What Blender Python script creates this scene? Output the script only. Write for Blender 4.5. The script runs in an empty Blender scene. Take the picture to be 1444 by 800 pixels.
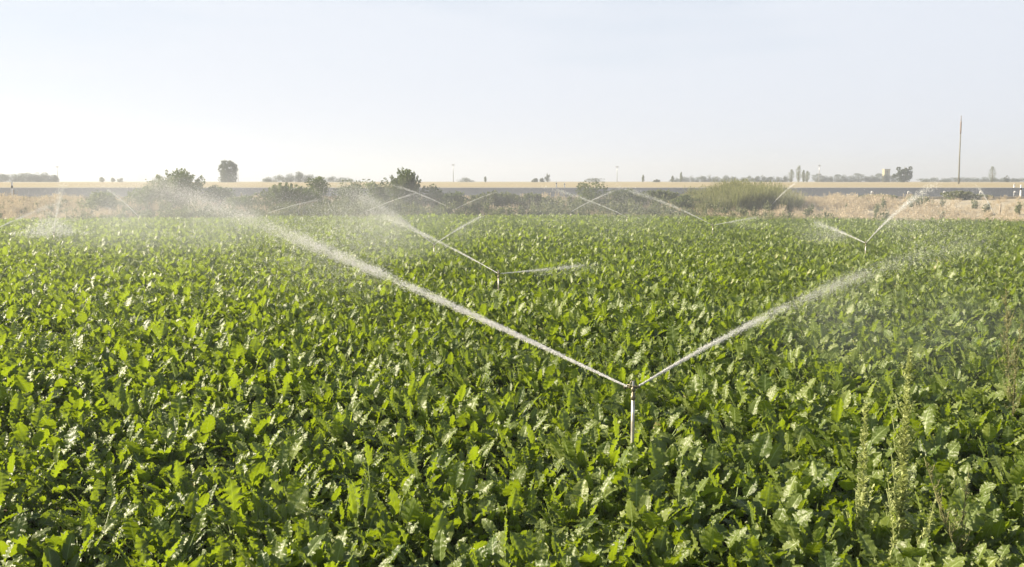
import bpy, math, random
import numpy as np

R = math.radians
SC = bpy.context.scene
COL = SC.collection
random.seed(7)

# ------------------------------------------------------------------ camera
F = 1200.0                      # focal length in pixels of a 1444 px wide frame
CAM_Z = 3.0
HORIZON = 256.0
PITCH = math.atan((400 - HORIZON) / F)
cp, sp = math.cos(PITCH), math.sin(PITCH)

cam_d = bpy.data.cameras.new("camera")
cam = bpy.data.objects.new("camera", cam_d)
COL.objects.link(cam)
cam.location = (0, 0, CAM_Z)
cam.rotation_euler = (R(90) - PITCH, 0, 0)
cam_d.sensor_width = 36
cam_d.lens = F / 1444 * 36
cam_d.clip_start = 0.05
cam_d.clip_end = 9000
SC.camera = cam


def ray(px, py):
    a = (px - 722) / F
    b = -(py - 400) / F
    return np.array([a, cp + b * sp, -sp + b * cp])


def at_z(px, py, z):
    d = ray(px, py)
    return np.array([0, 0, CAM_Z]) + d * ((z - CAM_Z) / d[2])


def at_y(px, py, Y):
    d = ray(px, py)
    return np.array([0, 0, CAM_Z]) + d * (Y / d[1])


# ------------------------------------------------------------------ helpers
def tag(o, label=None, cat=None, group=None, kind=None):
    if label: o["label"] = label
    if cat: o["category"] = cat
    if group: o["group"] = group
    if kind: o["kind"] = kind
    return o


def link(name, mesh, parent=None, loc=None, rot=None):
    o = bpy.data.objects.new(name, mesh)
    COL.objects.link(o)
    if parent is not None: o.parent = parent
    if loc is not None: o.location = [float(v) for v in loc]
    if rot is not None: o.rotation_euler = rot
    return o


def empty(name, loc, rz=0.0):
    o = bpy.data.objects.new(name, None)
    COL.objects.link(o)
    o.location = [float(v) for v in loc]
    o.rotation_euler = (0, 0, rz)
    o.empty_display_size = 0.2
    return o


class MB:
    """collects vertices and faces of mixed size, then makes ONE mesh"""
    def __init__(s):
        s.V, s.Fc, s.A, s.n = [], [], [], 0

    def add(s, v, f, a=None):
        v = np.asarray(v, np.float32).reshape(-1, 3)
        s.V.append(v)
        if a is None: a = np.zeros((len(v), 3), np.float32)
        s.A.append(np.asarray(a, np.float32))
        for k in (f if isinstance(f, list) else [f]):
            s.Fc.append(np.asarray(k, np.int64) + s.n)
        s.n += len(v)

    def mesh(s, name, mat=None, smooth=True):
        V = np.concatenate(s.V); A = np.concatenate(s.A)
        me = bpy.data.meshes.new(name)
        me.vertices.add(len(V)); me.vertices.foreach_set("co", V.ravel())
        loops = np.concatenate([f.ravel() for f in s.Fc])
        sizes = np.concatenate([np.full(len(f), f.shape[1]) for f in s.Fc])
        me.loops.add(len(loops)); me.loops.foreach_set("vertex_index", loops.astype(np.int32))
        starts = np.concatenate([[0], np.cumsum(sizes)[:-1]])
        me.polygons.add(len(sizes)); me.polygons.foreach_set("loop_start", starts.astype(np.int32))
        me.polygons.foreach_set("use_smooth", np.full(len(sizes), smooth, bool))
        at = me.attributes.new("luv", "FLOAT_VECTOR", "POINT")
        at.data.foreach_set("vector", A.ravel())
        me.update(calc_edges=True)
        me.validate()
        if mat: me.materials.append(mat)
        return me


def grid_faces(nt, nu):
    i = np.arange(nt - 1)[:, None] * nu + np.arange(nu - 1)[None]
    i = i.ravel()
    return np.stack([i, i + 1, i + nu + 1, i + nu], 1)


def frame_along(P):
    """tangents and two normals along a polyline"""
    T = np.gradient(P, axis=0); T /= np.linalg.norm(T, axis=1)[:, None] + 1e-9
    ref = np.array([0.0, 0, 1.0]) if abs(T[0][2]) < .8 else np.array([1.0, 0, 0])
    N = np.cross(T, ref); N /= np.linalg.norm(N, axis=1)[:, None] + 1e-9
    B = np.cross(N, T)
    return T, N, B


def tube(mb, P, rad, n=8, a=(0, 0, 0), caps=True):
    P = np.asarray(P, float)
    rad = np.broadcast_to(np.asarray(rad, float), (len(P),))
    T, N, B = frame_along(P)
    th = np.arange(n) * 2 * math.pi / n
    V = P[:, None] + rad[:, None, None] * (np.cos(th)[None, :, None] * N[:, None] + np.sin(th)[None, :, None] * B[:, None])
    m = len(P)
    i = np.arange(m - 1)[:, None] * n + np.arange(n)[None]
    j = np.arange(m - 1)[:, None] * n + (np.arange(n)[None] + 1) % n
    f = [np.stack([i, j, j + n, i + n], -1).reshape(-1, 4)]
    if caps and n >= 3:
        f.append(np.array([list(range(n))[::-1]])); f.append(np.array([[(m - 1) * n + q for q in range(n)]]))
    mb.add(V.reshape(-1, 3), f, np.tile(np.array(a, np.float32), (m * n, 1)))


def lathe(mb, prof, n=16, centre=(0, 0, 0), a=(0, 0, 0)):
    P = np.array([[0, 0, z] for r, z in prof], float) + np.array(centre)
    th = np.arange(n) * 2 * math.pi / n
    rr = np.array([r for r, z in prof])
    V = P[:, None] + np.stack([rr[:, None] * np.cos(th), rr[:, None] * np.sin(th), np.zeros((len(rr), n))], -1)
    m = len(P)
    i = np.arange(m - 1)[:, None] * n + np.arange(n)[None]
    j = np.arange(m - 1)[:, None] * n + (np.arange(n)[None] + 1) % n
    mb.add(V.reshape(-1, 3), [np.stack([i, j, j + n, i + n], -1).reshape(-1, 4),
           np.array([list(range(n))[::-1]]), np.array([[(m - 1) * n + q for q in range(n)]])],
           np.tile(np.array(a, np.float32), (m * n, 1)))


def box(mb, c, s, rz=0.0):
    x, y, z = np.array(s) / 2
    V = np.array([[-x, -y, -z], [x, -y, -z], [x, y, -z], [-x, y, -z], [-x, -y, z], [x, -y, z], [x, y, z], [-x, y, z]])
    co, si = math.cos(rz), math.sin(rz)
    V = V @ np.array([[co, si, 0], [-si, co, 0], [0, 0, 1]]) + np.array(c)
    mb.add(V, np.array([[3, 2, 1, 0], [4, 5, 6, 7], [0, 1, 5, 4], [1, 2, 6, 5], [2, 3, 7, 6], [3, 0, 4, 7]]))


# ------------------------------------------------------------------ materials
def new_mat(name):
    m = bpy.data.materials.new(name); m.use_nodes = True
    nt = m.node_tree; nt.nodes.clear()
    return m, nt, nt.nodes, nt.links


def nd(ns, t, **kw):
    n = ns.new(t)
    for k, v in kw.items():
        if k.startswith("i_"):
            key = k[2:]
            n.inputs[int(key) if key.isdigit() else key.replace("_", " ")].default_value = v
        else: setattr(n, k, v)
    return n


def math_n(ns, ls, op, a, b=None, c=None, clamp=False):
    n = ns.new("ShaderNodeMath"); n.operation = op; n.use_clamp = clamp
    for i, v in enumerate((a, b, c)):
        if v is None: continue
        if isinstance(v, (int, float)): n.inputs[i].default_value = v
        else: ls.new(v, n.inputs[i])
    return n.outputs[0]


def ramp(ns, ls, fac, stops):
    n = ns.new("ShaderNodeValToRGB")
    el = n.color_ramp.elements
    while len(el) < len(stops): el.new(0.5)
    for e, (p, c) in zip(el, stops):
        e.position = p; e.color = (*c, 1)
    ls.new(fac, n.inputs[0])
    return n.outputs[0]


def mixc(ns, ls, fac, a, b):
    n = ns.new("ShaderNodeMix"); n.data_type = "RGBA"
    if isinstance(fac, (int, float)): n.inputs[0].default_value = fac
    else: ls.new(fac, n.inputs[0])
    for i, v in ((6, a), (7, b)):
        if isinstance(v, tuple): n.inputs[i].default_value = (*v, 1)
        else: ls.new(v, n.inputs[i])
    return n.outputs[2]


def leaf_material(name, dark, light, trans, rough=0.4, spec=0.5, tw=0.4, rib=None, bump=0.0, bscale=60.0):
    m, nt, ns, ls = new_mat(name)
    at = nd(ns, "ShaderNodeAttribute", attribute_name="luv")
    sep = ns.new("ShaderNodeSeparateXYZ"); ls.new(at.outputs["Vector"], sep.inputs[0])
    u, t, rnd = sep.outputs
    oi = ns.new("ShaderNodeObjectInfo")
    f = math_n(ns, ls, "MULTIPLY_ADD", oi.outputs["Random"], 0.45, math_n(ns, ls, "MULTIPLY", rnd, 0.55))
    col = ramp(ns, ls, f, [(0.1, dark), (0.6, tuple((a + b) / 2 for a, b in zip(dark, light))), (0.95, light)])
    tcol = mixc(ns, ls, f, trans, tuple(min(1, c * 1.25) for c in trans))
    if rib:
        au = math_n(ns, ls, "ABSOLUTE", u)
        mid = math_n(ns, ls, "LESS_THAN", au, 0.075)
        # side veins
        v = math_n(ns, ls, "SUBTRACT", math_n(ns, ls, "MULTIPLY", t, 8.0), math_n(ns, ls, "MULTIPLY", au, 2.2))
        v = math_n(ns, ls, "PINGPONG", v, 0.5)
        vein = math_n(ns, ls, "MULTIPLY", math_n(ns, ls, "LESS_THAN", v, 0.05), 0.35)
        ribf = math_n(ns, ls, "MAXIMUM", math_n(ns, ls, "MULTIPLY", mid, 0.8), vein)
        col = mixc(ns, ls, ribf, col, rib)
        # dry specks and yellowed edges on a few leaves
        tc = ns.new("ShaderNodeTexCoord")
        no = nd(ns, "ShaderNodeTexNoise", i_Scale=9.0, i_Detail=3.0); ls.new(tc.outputs["Object"], no.inputs["Vector"])
        dry = math_n(ns, ls, "MULTIPLY", math_n(ns, ls, "GREATER_THAN", rnd, 0.93), math_n(ns, ls, "GREATER_THAN", no.outputs[0], 0.52))
        col = mixc(ns, ls, math_n(ns, ls, "MULTIPLY", dry, 0.7), col, (0.30, 0.24, 0.10))
    bs = nd(ns, "ShaderNodeBsdfPrincipled", i_Roughness=rough)
    bs.inputs["Specular IOR Level"].default_value = spec
    ls.new(col, bs.inputs["Base Color"])
    tr = ns.new("ShaderNodeBsdfTranslucent"); ls.new(tcol, tr.inputs["Color"])
    if bump:
        tc2 = ns.new("ShaderNodeTexCoord")
        nb = nd(ns, "ShaderNodeTexNoise", i_Scale=bscale, i_Detail=2.0); ls.new(tc2.outputs["Object"], nb.inputs["Vector"])
        bu = nd(ns, "ShaderNodeBump", i_Strength=bump, i_Distance=0.022); ls.new(nb.outputs[0], bu.inputs["Height"])
        ls.new(bu.outputs[0], bs.inputs["Normal"])
    mx = nd(ns, "ShaderNodeMixShader", i_0=tw); ls.new(bs.outputs[0], mx.inputs[1]); ls.new(tr.outputs[0], mx.inputs[2])
    out = ns.new("ShaderNodeOutputMaterial"); ls.new(mx.outputs[0], out.inputs[0])
    return m


def simple_mat(name, c1, c2, scale=20.0, rough=0.6, metal=0.0, spec=0.4, bump=0.0):
    m, nt, ns, ls = new_mat(name)
    tc = ns.new("ShaderNodeTexCoord")
    no = nd(ns, "ShaderNodeTexNoise", i_Scale=scale, i_Detail=4.0); ls.new(tc.outputs["Object"], no.inputs["Vector"])
    col = ramp(ns, ls, no.outputs[0], [(0.35, c1), (0.65, c2)])
    bs = nd(ns, "ShaderNodeBsdfPrincipled", i_Roughness=rough, i_Metallic=metal)
    bs.inputs["Specular IOR Level"].default_value = spec
    ls.new(col, bs.inputs["Base Color"])
    if bump:
        bu = nd(ns, "ShaderNodeBump", i_Strength=bump, i_Distance=0.02); ls.new(no.outputs[0], bu.inputs["Height"]); ls.new(bu.outputs[0], bs.inputs["Normal"])
    out = ns.new("ShaderNodeOutputMaterial"); ls.new(bs.outputs[0], out.inputs[0])
    return m


M_BEET = leaf_material("beet_leaf", (0.046, 0.080, 0.009), (0.19, 0.225, 0.055), (0.26, 0.35, 0.010), rough=0.44, spec=0.46, tw=0.39,
                       rib=(0.26, 0.33, 0.13), bump=0.40, bscale=26)
M_WEED = leaf_material("fat_hen_leaf", (0.33, 0.37, 0.14), (0.58, 0.60, 0.31), (0.48, 0.54, 0.16), rough=0.6, spec=0.3, tw=0.4)
M_DRY = leaf_material("dry_stalk", (0.15, 0.15, 0.06), (0.32, 0.31, 0.15), (0.28, 0.29, 0.09), rough=0.7, spec=0.2, tw=0.3)
M_STRAW = leaf_material("straw_grass", (0.33, 0.275, 0.195), (0.52, 0.45, 0.34), (0.46, 0.38, 0.24), rough=0.7, spec=0.2, tw=0.35)
M_BANK = leaf_material("bank_weed", (0.042, 0.062, 0.030), (0.17, 0.18, 0.085), (0.16, 0.20, 0.05), rough=0.6, spec=0.3, tw=0.3)
M_SHRUB = leaf_material("shrub_leaf", (0.055, 0.075, 0.035), (0.15, 0.17, 0.08), (0.15, 0.21, 0.04), rough=0.55, spec=0.3, tw=0.3)
M_REED = leaf_material("reed_leaf", (0.07, 0.085, 0.03), (0.30, 0.29, 0.15), (0.26, 0.29, 0.09), rough=0.55, spec=0.3, tw=0.35)
M_TREE = leaf_material("tree_leaf", (0.035, 0.050, 0.020), (0.085, 0.10, 0.04), (0.10, 0.13, 0.03), rough=0.6, spec=0.25, tw=0.25)
M_POPLAR = leaf_material("poplar_leaf", (0.07, 0.085, 0.03), (0.15, 0.165, 0.06), (0.18, 0.21, 0.05), rough=0.6, spec=0.25, tw=0.3)
M_BARK = simple_mat("bark", (0.10, 0.08, 0.055), (0.20, 0.165, 0.12), 12, 0.9, bump=0.5)
M_PIPE = simple_mat("galvanised_pipe", (0.38, 0.33, 0.26), (0.58, 0.57, 0.54), 14, 0.45, 0.6)
M_BRASS = simple_mat("tarnished_brass", (0.09, 0.085, 0.06), (0.19, 0.17, 0.11), 60, 0.45, 0.7)
M_DARKP = simple_mat("dark_plastic", (0.03, 0.03, 0.032), (0.06, 0.06, 0.06), 40, 0.5)
M_WOOD = simple_mat("weathered_wood", (0.17, 0.14, 0.10), (0.30, 0.25, 0.19), 9, 0.85, bump=0.3)
M_WHITE = simple_mat("white_paint", (0.74, 0.74, 0.72), (0.82, 0.82, 0.80), 25, 0.5)
M_BLACK = simple_mat("black_band", (0.02, 0.02, 0.02), (0.035, 0.035, 0.035), 25, 0.5)
M_RED = simple_mat("faded_red_paint", (0.15, 0.115, 0.09), (0.20, 0.15, 0.12), 9, 0.6)
M_CONC = simple_mat("ochre_concrete", (0.25, 0.235, 0.15), (0.33, 0.31, 0.21), 2, 0.85)
M_POLE = simple_mat("olive_grey_timber", (0.12, 0.12, 0.095), (0.18, 0.175, 0.145), 3, 0.85)
M_STEEL = simple_mat("grey_steel", (0.30, 0.31, 0.32), (0.45, 0.46, 0.47), 6, 0.5, 0.6)


def water_material():
    m, nt, ns, ls = new_mat("water_spray")
    d = nd(ns, "ShaderNodeBsdfDiffuse"); d.inputs[0].default_value = (0.90, 0.91, 0.92, 1)
    t = nd(ns, "ShaderNodeBsdfTranslucent"); t.inputs[0].default_value = (0.92, 0.92, 0.90, 1)
    g = nd(ns, "ShaderNodeBsdfGlossy"); g.inputs["Roughness"].default_value = 0.25; g.inputs[0].default_value = (1, 1, 1, 1)
    a = nd(ns, "ShaderNodeMixShader", i_0=0.55); ls.new(d.outputs[0], a.inputs[1]); ls.new(t.outputs[0], a.inputs[2])
    b = nd(ns, "ShaderNodeMixShader", i_0=0.08); ls.new(a.outputs[0], b.inputs[1]); ls.new(g.outputs[0], b.inputs[2])
    out = ns.new("ShaderNodeOutputMaterial"); ls.new(b.outputs[0], out.inputs[0])
    return m


M_WATER = water_material()

# ------------------------------------------------------------------ world and sun
SUN_AZ, SUN_EL = R(-86), R(24)           # azimuth from the view axis (+Y), negative is to the left
w = bpy.data.worlds.new("World"); SC.world = w; w.use_nodes = True
ns, ls = w.node_tree.nodes, w.node_tree.links
ns.clear()
sky = ns.new("ShaderNodeTexSky"); sky.sky_type = "NISHITA"; sky.sun_disc = False
sky.sun_elevation = SUN_EL; sky.sun_rotation = SUN_AZ
sky.air_density = 1.0; sky.dust_density = 0.7; sky.ozone_density = 1.6; sky.altitude = 700
# a thin veil of cirrus drawn over the blue
tc = ns.new("ShaderNodeTexCoord")
mp = ns.new("ShaderNodeMapping"); mp.inputs["Scale"].default_value = (1.2, 1.2, 7.0); ls.new(tc.outputs["Generated"], mp.inputs[0])
no = nd(ns, "ShaderNodeTexNoise", i_Scale=1.3, i_Detail=4.0, i_Roughness=0.45); ls.new(mp.outputs[0], no.inputs["Vector"])
vf = math_n(ns, ls, "MULTIPLY_ADD", no.outputs[0], 1.5, 0.12, clamp=True)
sz = ns.new("ShaderNodeSeparateXYZ"); ls.new(tc.outputs["Generated"], sz.inputs[0])
low = nd(ns, "ShaderNodeMapRange", interpolation_type="SMOOTHSTEP"); ls.new(sz.outputs[2], low.inputs[0])
low.inputs[1].default_value = 0.22; low.inputs[2].default_value = 0.75; low.inputs[3].default_value = 1.0; low.inputs[4].default_value = 0.12
vf = math_n(ns, ls, "MULTIPLY", vf, low.outputs[0])
veil = mixc(ns, ls, vf, sky.outputs[0], (5.25, 5.62, 6.3))
bg = nd(ns, "ShaderNodeBackground", i_Strength=0.05); ls.new(veil, bg.inputs[0])
out = ns.new("ShaderNodeOutputWorld"); ls.new(bg.outputs[0], out.inputs[0])

sun_d = bpy.data.lights.new("sun", "SUN"); sun_d.energy = 5.0; sun_d.angle = R(0.53); sun_d.color = (1.0, 0.87, 0.66)
sun = bpy.data.objects.new("sun", sun_d); COL.objects.link(sun)
sdir = np.array([math.sin(SUN_AZ) * math.cos(SUN_EL), math.cos(SUN_AZ) * math.cos(SUN_EL), math.sin(SUN_EL)])
from mathutils import Vector
sun.rotation_euler = Vector((-sdir).tolist()).to_track_quat("-Z", "Y").to_euler()
sun.location = (-20, 5, 30)

# ------------------------------------------------------------------ ground
ROAD_Y0, ROAD_Y1, ROAD_Z0, ROAD_Z1 = 82.0, 94.0, 1.36, 2.34


def field_edge(x):
    return np.interp(x, [-60, -38, -15, 0, 10, 20, 32, 60], [53, 57, 62, 65, 63.5, 58.5, 54, 50])


def smooth(a, b, x):
    t = np.clip((x - a) / (b - a), 0, 1); return t * t * (3 - 2 * t)


def hn(x, y):                       # cheap smooth noise
    return (np.sin(x * .71 + 1.3 * np.sin(y * .43)) + np.sin(y * .93 + 1.7 * np.sin(x * .37)) + np.sin((x + y) * 1.9)) / 3


def ground_z(x, y):
    x = np.asarray(x, float); y = np.asarray(y, float)
    e = field_edge(x)
    z = -0.22 * smooth(e, e + 1.2, y) * (1 - smooth(e + 2, e + 4.5, y))
    z = z + (ROAD_Z0 - 0.06) * smooth(e + 3.0, ROAD_Y0 - 1.5, y)
    z = np.where(y > ROAD_Y0 - 0.6, ROAD_Z0 - 0.05 + (ROAD_Z1 - ROAD_Z0) * np.clip((y - ROAD_Y0) / (ROAD_Y1 - ROAD_Y0), 0, 1), z)
    z = z + 0.36 * smooth(ROAD_Y1 + 1.5, 170, y)
    rough = np.where((y > e + 1) & (y < ROAD_Y0 - 1.5), 0.10, 0.025) * hn(x * 1.3, y * 1.3)
    rough = np.where((y > ROAD_Y0 - 0.8) & (y < ROAD_Y1 + 0.8), 0, rough)
    z = z + rough
    return z + 0.10 * smooth(150, 500, y) * hn(x * .012, y * .009)


xs = np.unique(np.concatenate([np.linspace(-3200, -130, 40), np.linspace(-130, 130, 261), np.linspace(130, 3200, 40)]))
ys = np.unique(np.concatenate([np.linspace(-60, 45, 60), np.linspace(45, 100, 130), np.geomspace(100, 3000, 60)]))
XX, YY = np.meshgrid(xs, ys)
ZZ = ground_z(XX, YY)
E_ = field_edge(XX)
zone = np.where(YY < E_ + 0.6, 0.0, np.where(YY < ROAD_Y1 + 1.2, 0.5, 1.0))
dryness = smooth(12, 24, XX)
mb = MB()
mb.add(np.stack([XX, YY, ZZ], -1).reshape(-1, 3), grid_faces(len(ys), len(xs)), np.stack([zone, dryness, 0 * zone], -1).reshape(-1, 3))

m, nt, ns, ls = new_mat("ground_soil")
geo = ns.new("ShaderNodeNewGeometry")
at = nd(ns, "ShaderNodeAttribute", attribute_name="luv"); sep = ns.new("ShaderNodeSeparateXYZ"); ls.new(at.outputs["Vector"], sep.inputs[0])
n1 = nd(ns, "ShaderNodeTexNoise", i_Scale=1.4, i_Detail=6.0); ls.new(geo.outputs["Position"], n1.inputs["Vector"])
n2 = nd(ns, "ShaderNodeTexNoise", i_Scale=0.02, i_Detail=5.0)
mp = ns.new("ShaderNodeMapping"); mp.inputs["Scale"].default_value = (0.5, 4.0, 1); ls.new(geo.outputs["Position"], mp.inputs[0]); ls.new(mp.outputs[0], n2.inputs["Vector"])
soil = ramp(ns, ls, n1.outputs[0], [(0.3, (0.05, 0.035, 0.022)), (0.7, (0.10, 0.075, 0.05))])
verge_dry = ramp(ns, ls, n1.outputs[0], [(0.3, (0.33, 0.285, 0.205)), (0.7, (0.41, 0.36, 0.265))])
verge_wet = ramp(ns, ls, n1.outputs[0], [(0.3, (0.12, 0.11, 0.07)), (0.7, (0.26, 0.21, 0.14))])
verge = mixc(ns, ls, sep.outputs[1], verge_wet, verge_dry)
stub = ramp(ns, ls, n2.outputs[0], [(0.3, (0.27, 0.23, 0.135)), (0.55, (0.34, 0.285, 0.18)), (0.75, (0.32, 0.29, 0.16))])
c = mixc(ns, ls, math_n(ns, ls, "MULTIPLY", sep.outputs[0], 2.0, clamp=True), soil, verge)
c = mixc(ns, ls, math_n(ns, ls, "MULTIPLY_ADD", sep.outputs[0], 2.0, -1.0, clamp=True), c, stub)
bs = nd(ns, "ShaderNodeBsdfPrincipled", i_Roughness=0.95); bs.inputs["Specular IOR Level"].default_value = 0.15
ls.new(c, bs.inputs["Base Color"])
bu = nd(ns, "ShaderNodeBump", i_Strength=0.6, i_Distance=0.06); ls.new(n1.outputs[0], bu.inputs["Height"]); ls.new(bu.outputs[0], bs.inputs["Normal"])
out = ns.new("ShaderNodeOutputMaterial"); ls.new(bs.outputs[0], out.inputs[0])
tag(link("ground", mb.mesh("ground", m)), kind="structure", label="flat farmland with brown soil, tan verge and straw stubble beyond")

# road: asphalt sheet with white edge lines, gravel shoulders
xr = np.linspace(-420, 420, 85)


def road_strip(name, y0, y1, lift, mat, label):
    yy = np.array([y0, y1])
    X, Y = np.meshgrid(xr, yy)
    Z = ROAD_Z0 + (ROAD_Z1 - ROAD_Z0) * (Y - ROAD_Y0) / (ROAD_Y1 - ROAD_Y0) + lift
    b = MB(); b.add(np.stack([X, Y, Z], -1).reshape(-1, 3), grid_faces(2, len(xr)))
    return tag(link(name, b.mesh(name, mat)), kind="structure", label=label)


M_ASPH = simple_mat("asphalt", (0.036, 0.041, 0.048), (0.056, 0.061, 0.068), 3, 0.8)
M_GRAV = simple_mat("gravel_shoulder", (0.34, 0.30, 0.23), (0.46, 0.41, 0.32), 8, 0.95, bump=0.4)
M_LINE = simple_mat("road_paint", (0.62, 0.62, 0.58), (0.78, 0.78, 0.74), 3, 0.6)
road_strip("road", ROAD_Y0, ROAD_Y1, 0.0, M_ASPH, "banked asphalt road running across behind the field")
road_strip("road_edge_line", ROAD_Y0 + .35, ROAD_Y0 + .53, 0.006, M_LINE, "white painted edge line on near side of road")
road_strip("road_edge_line", ROAD_Y1 - .53, ROAD_Y1 - .35, 0.006, M_LINE, "white painted edge line on far side of road")
road_strip("road_shoulder", ROAD_Y0 - 1.3, ROAD_Y0 - 0.02, -0.006, M_GRAV, "pale gravel shoulder along near side of road")

b = MB()
for k in range(140):
    x0 = -420 + k * 6
    box(b, (x0 + 2.99, ROAD_Y0 - .72, ROAD_Z0 + .03), (5.98, .26, .36))
tag(link("road_kerb", b.mesh("road_kerb", M_GRAV, smooth=False)), kind="structure", label="low pale kerb along the near side of the road")

# ------------------------------------------------------------------ sugar beet
def beet_leaf(mb, rng, az, elev, pet, L, W, droop, nt, nu, rnd, base_r):
    tp = np.linspace(0, 1, 5)
    tb = np.linspace(0, 1, nt)
    # mid rib as a bending curve
    s = np.concatenate([tp[:-1] * pet, pet + tb * L]); tot = pet + L
    q = s / tot
    ang = elev - droop * q ** 1.8 - 0.10 * droop * q
    ds = np.diff(s, prepend=0)
    r = base_r + np.cumsum(np.cos(ang) * ds); z = np.cumsum(np.sin(ang) * ds)
    side = rng.normal(0, .05) * q ** 2 * tot
    rad = np.array([math.cos(az), math.sin(az), 0]); lat = np.array([-math.sin(az), math.cos(az), 0])
    P = r[:, None] * rad + z[:, None] * np.array([0, 0, 1.0]) + side[:, None] * lat
    # petiole, three sided
    k = 5
    pr = np.linspace(0.0085, 0.0045, k)
    T, N, B = frame_along(P[:k])
    th = np.arange(3) * 2 * math.pi / 3
    V = P[:k, None] + pr[:, None, None] * (np.cos(th)[None, :, None] * N[:, None] + np.sin(th)[None, :, None] * B[:, None])
    i = np.arange(k - 1)[:, None] * 3 + np.arange(3)[None]; j = np.arange(k - 1)[:, None] * 3 + (np.arange(3)[None] + 1) % 3
    mb.add(V.reshape(-1, 3), np.stack([i, j, j + 3, i + 3], -1).reshape(-1, 4), np.tile([0, 0.0, rnd * .6], (k * 3, 1)))
    # blade
    Pb = P[4:]; ab = ang[4:]
    up = -np.sin(ab)[:, None] * rad + np.cos(ab)[:, None] * np.array([0, 0, 1.0])
    # twist
    tw = rng.normal(0, .45) * tb + rng.normal(0, .22)
    lt = np.cos(tw)[:, None] * lat + np.sin(tw)[:, None] * up
    upt = np.cross(np.gradient(Pb, axis=0), lt); upt /= np.linalg.norm(upt, axis=1)[:, None] + 1e-9
    upt *= np.sign((upt * up).sum(1))[:, None] + 1e-9
    prof = np.sin(math.pi * np.clip(tb, 0, 1) ** 0.72) ** 0.62
    prof = np.maximum(prof, np.where(tb < .5, .16, .0)) * (1 + .06 * np.sin(tb * 23 + rng.uniform(0, 6)))
    wd = W * prof
    u = np.linspace(-1, 1, nu)
    fold = rng.uniform(.08, .55) * (1 - .5 * tb)
    ph1, ph2 = rng.uniform(0, 6.3, 2)
    fq = rng.uniform(3.5, 5.5)
    w1, w2, w3 = rng.uniform(.5, 1.4), rng.uniform(1.3, 2.3), rng.uniform(0, 6.3)
    wav = lambda p: np.sin(tb[:, None] * fq * 6.28 + p + w1 * np.sin(tb[:, None] * 9 * w2 + w3)) * (.55 + .45 * np.sin(tb[:, None] * 7 * w1 + p * 2)) + .35 * np.sin(tb[:, None] * fq * 6.28 * w2 + p * 3)
    ruf = np.where(u[None] < 0, wav(ph1), wav(ph2))
    ruf = ruf * np.abs(u[None]) ** 2.4 * W * rng.uniform(.16, .38)
    bl = .065 * W * np.sin(u[None] * 7 * w2 + tb[:, None] * 17 * w1 + ph1) * np.sin(tb[:, None] * 22 * w1 - u[None] * 5 * w2 + ph2) * (1 - np.abs(u[None]) * .3)
    lift = np.abs(u[None]) * np.sin(fold)[:, None] * wd[:, None] + ruf + bl
    V = Pb[:, None] + (u[None] * np.cos(fold)[:, None] * wd[:, None])[..., None] * lt[:, None] + lift[..., None] * upt[:, None]
    A = np.stack([np.broadcast_to(u[None], (nt, nu)), np.broadcast_to(tb[:, None], (nt, nu)), np.full((nt, nu), rnd)], -1)
    mb.add(V.reshape(-1, 3), grid_faces(nt, nu), A.reshape(-1, 3))


def beet_plant(seed, nt, nu, leaves):
    rng = np.random.default_rng(seed)
    mb = MB()
    for k in range(leaves):
        q = (k + .5) / leaves                       # 0 inner, 1 outer
        az = k * 2.39996 + rng.normal(0, .25)
        elev = R(89) - R(29) * q + rng.normal(0, .10)
        pet = (.195 + .145 * math.sin(q * 2.4)) * rng.uniform(.65, 1.25)
        L = (.098 + .084 * math.sin(.5 + q * 2.1)) * rng.uniform(.65, 1.25)
        W = L * rng.uniform(.22, .34)
        droop = rng.uniform(.0, .5) + .3 * q if rng.uniform() < .40 else rng.uniform(.8, 2.3)
        beet_leaf(mb, rng, az, elev, pet, L, W, droop, nt, nu, float(np.clip(rng.beta(2, 2), 0, 1)), .012 + .02 * q)
    # a few old leaves lying low
    for k in range(2):
        beet_leaf(mb, rng, rng.uniform(0, 6.28), R(30), .16, .17, .055, .8, max(6, nt // 2), max(5, nu // 2) | 1, float(rng.uniform(.85, 1)), .03)
    return mb


BEETS = [beet_plant(100 + i, 25, 11, 27 + (i % 5)).mesh("sugar_beet_plant", M_BEET) for i in range(12)]
BEETS_FAR = [beet_plant(300 + i, 13, 7, 25).mesh("sugar_beet_far", M_BEET) for i in range(8)]

rng = np.random.default_rng(5)
ROW = R(9)
rows = np.arange(-70, 80, 0.50)
pts = []
for r_ in rows:
    t = np.arange(-75, 75, 0.19)
    t = t + rng.normal(0, .045, len(t)); rr = r_ + rng.normal(0, .05, len(t))
    x = t * math.cos(ROW) - rr * math.sin(ROW); y = t * math.sin(ROW) + rr * math.cos(ROW)
    pts.append(np.stack([x, y], 1))
pts = np.concatenate(pts)
x, y = pts.T
keep = (y > 2.2) & (y < field_edge(x) - .2 + rng.normal(0, .3, len(x))) & (np.abs(x) < 0.66 * y + 4.5)
keep &= rng.uniform(0, 1, len(x)) > .07
pts = pts[keep]
SPR_MAIN = at_z(893, 549, 1.05)
d0 = np.hypot(pts[:, 0] - SPR_MAIN[0], pts[:, 1] - SPR_MAIN[1])
pts = pts[d0 > .14]
x, y = pts.T
fy = y * cp - (.45 - CAM_Z) * sp; up = y * sp + (.45 - CAM_Z) * cp
ppx, ppy = 722 + F * x / fy, 400 - F * up / fy
inview = (ppx > -25) & (ppx < 1469) & (ppy < 860)
order = np.argsort(np.where(inview, np.hypot(x, y - 0.0), 1e9))
near_i = order[:298]
size = .76 + .56 * rng.beta(2.0, 2.0, len(x)) + .21 * hn(x * .9, y * .9)
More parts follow.
